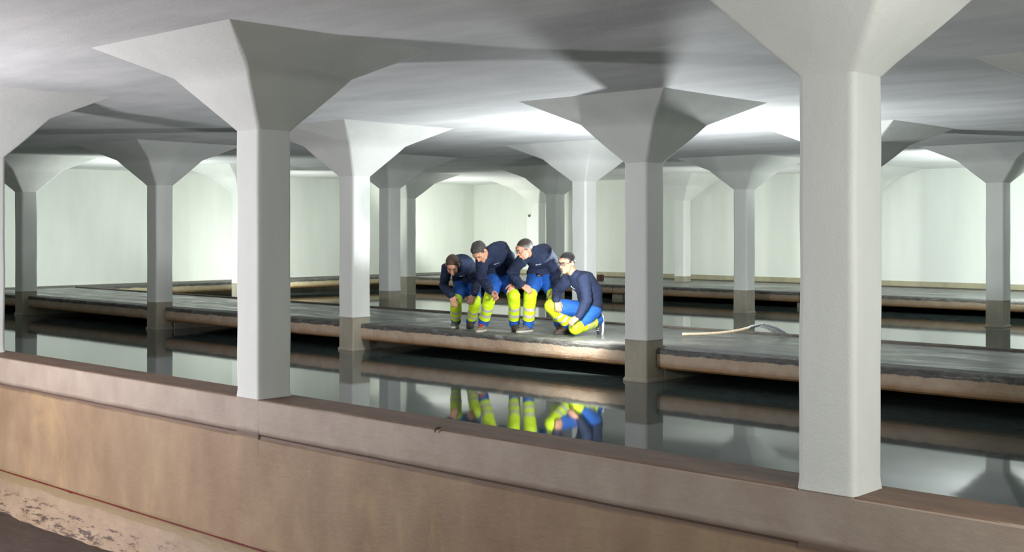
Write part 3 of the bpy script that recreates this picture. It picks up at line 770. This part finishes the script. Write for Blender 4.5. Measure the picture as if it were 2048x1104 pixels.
# 4: kneeling at the right, black hair, black-framed glasses
J = pose(14.62, dict(pelvis=(1181, 610, .18), mid=(1178, 580, .12), chest=(1162, 560, .02), neck=(1150, 551, -.02), head=(1134, 526, -.07),
    shL=(1134, 559, .08), shR=(1168, 557, -.10), elL=(1113, 584, .20), elR=(1174, 600, -.14), wrL=(1113, 600, -.03), wrR=(1157, 634, -.24),
    hipL=(1170, 620, .24), hipR=(1186, 622, .10), knL=(1103, 612, .06), knR=(1152, 660, -.10), anL=(1137, 647, .26), anR=(1193, 648, .16, 1), toeL=(1122, 668, .20), toeR=(1195, 672, .2)))
J['knR'].z = ZDECK+.105
J['anR'].z = ZDECK+.17
J['supR'] = (cvec(-.78, .10, .42)).normalized()      # sole of the rear foot faces away to the right
J['toeR'] = J['anR']+cvec(.0, -1, .1)*.14
person('kneeling man at the right of the group, black hair and black-framed glasses, on one knee', J, cvec(-.66, -.22, .68), cvec(-.12, .97, .15), M_hair4, (.70, .022, .003),
    {'L': brown, 'R': blk},
    {'L': (cvec(.22, -.9, .2), cvec(-.2, -.2, -.6), .5, 1), 'R': (cvec(-.75, -.5, .1), cvec(-.1, -.6, -.4), .6, -1)}, emblem=[(1146, 576, -.1)], glasses=.0026, legw=1.22, bands=((.34, .45), (.58, .69)))

# ------------------------------------------------------------------ garden fork on the walkway
def gat(px, py, h): 
    Z = F*h*S/(py-YH); return at(px, py, Z)
zd = ZDECK
T0, T1 = gat(1557, 677.5, H1), gat(1592, 669, H1)
mid = T0+(T1-T0).normalized()*.17; Zs = (mid-EYE).dot(FWD)
sock = at(1508, 652.5, Zs-.06); hend = at(1367, 657.5, Zs+.05)
root = empty('garden_fork', 'long-handled steel garden fork with pale wooden handle lying on the wet walkway', 'fork', None, (mid.x, mid.y, zd))
L = root.location
hend.z = zd+.035
pts = [hend.lerp(sock, t) for t in [i/14 for i in range(15)]]
for i, p in enumerate(pts):
    t = i/14; p.z = hend.z+(sock.z-hend.z)*(.18*t+.82*t**3.2)
bm = bmesh.new(); sweep(bm, [p-L for p in pts], [.019]+[.0165]*12+[.0175, .018], side=UP, seg=12); link('handle', bm, M_ash, root, True)
bm = bmesh.new(); d = (sock-pts[-2]).normalized(); hub = at(1527, 648.5, Zs-.05)
sweep(bm, [sock-d*.05-L, sock-L, hub-L], [.020, .0195, .012], side=UP, seg=12); link('ferrule', bm, M_steel, root, True)
ax = (T1-T0).normalized(); nt_ = 7; wid = .32
bm = bmesh.new()
crossp = [hub+ax*wid*.8*(i/8-.5)-UP*.012*abs(i-4)/4*2 for i in range(9)]
sweep(bm, [p-L for p in crossp], [.007]*9, side=UP, seg=8); link('shoulder_bar', bm, M_steel, root, True)
fw = (RIGHT*.95-FWD*.15); fw = (fw-ax*fw.dot(ax)*.5).normalized()
for i in range(nt_):
    s = i/(nt_-1)-.5; p0 = hub+ax*wid*.8*s-UP*.024*abs(s)*2
    tip = mid+ax*wid*1.08*s+fw*.03; tip.z = zd+.006
    m1 = p0.lerp(tip, .35)+UP*.020+fw*.015; m2 = p0.lerp(tip, .72)+UP*.012+fw*.012
    bm = bmesh.new(); sweep(bm, [q-L for q in (p0, p0.lerp(m1, .5)+UP*.008, m1, m2, tip)], [(.009, .006), (.010, .006), (.0105, .006), (.0095, .005), (.004, .003)], side=ax, seg=8); link('tine', bm, M_steel, root, True)
# small rusty hook in the near wall
Zh = None
hp = at(875, 858, 1.0)-EYE; tt = (vf*S)/hp.y; hp = EYE+hp*tt
bm = bmesh.new(); sweep(bm, [hp+Vector((.015, .01, .01)), hp+Vector((.012, -.012, .008)), hp+Vector((-.004, -.018, .0)), hp+Vector((-.010, -.014, -.02))], [.005, .006, .006, .003], side=UP, seg=8)
o = link('wall_hook', bm, M_rust, None, True); o['label'] = 'tiny rusty hook sticking out of the brown wall below the standing men'; o['category'] = 'hook'
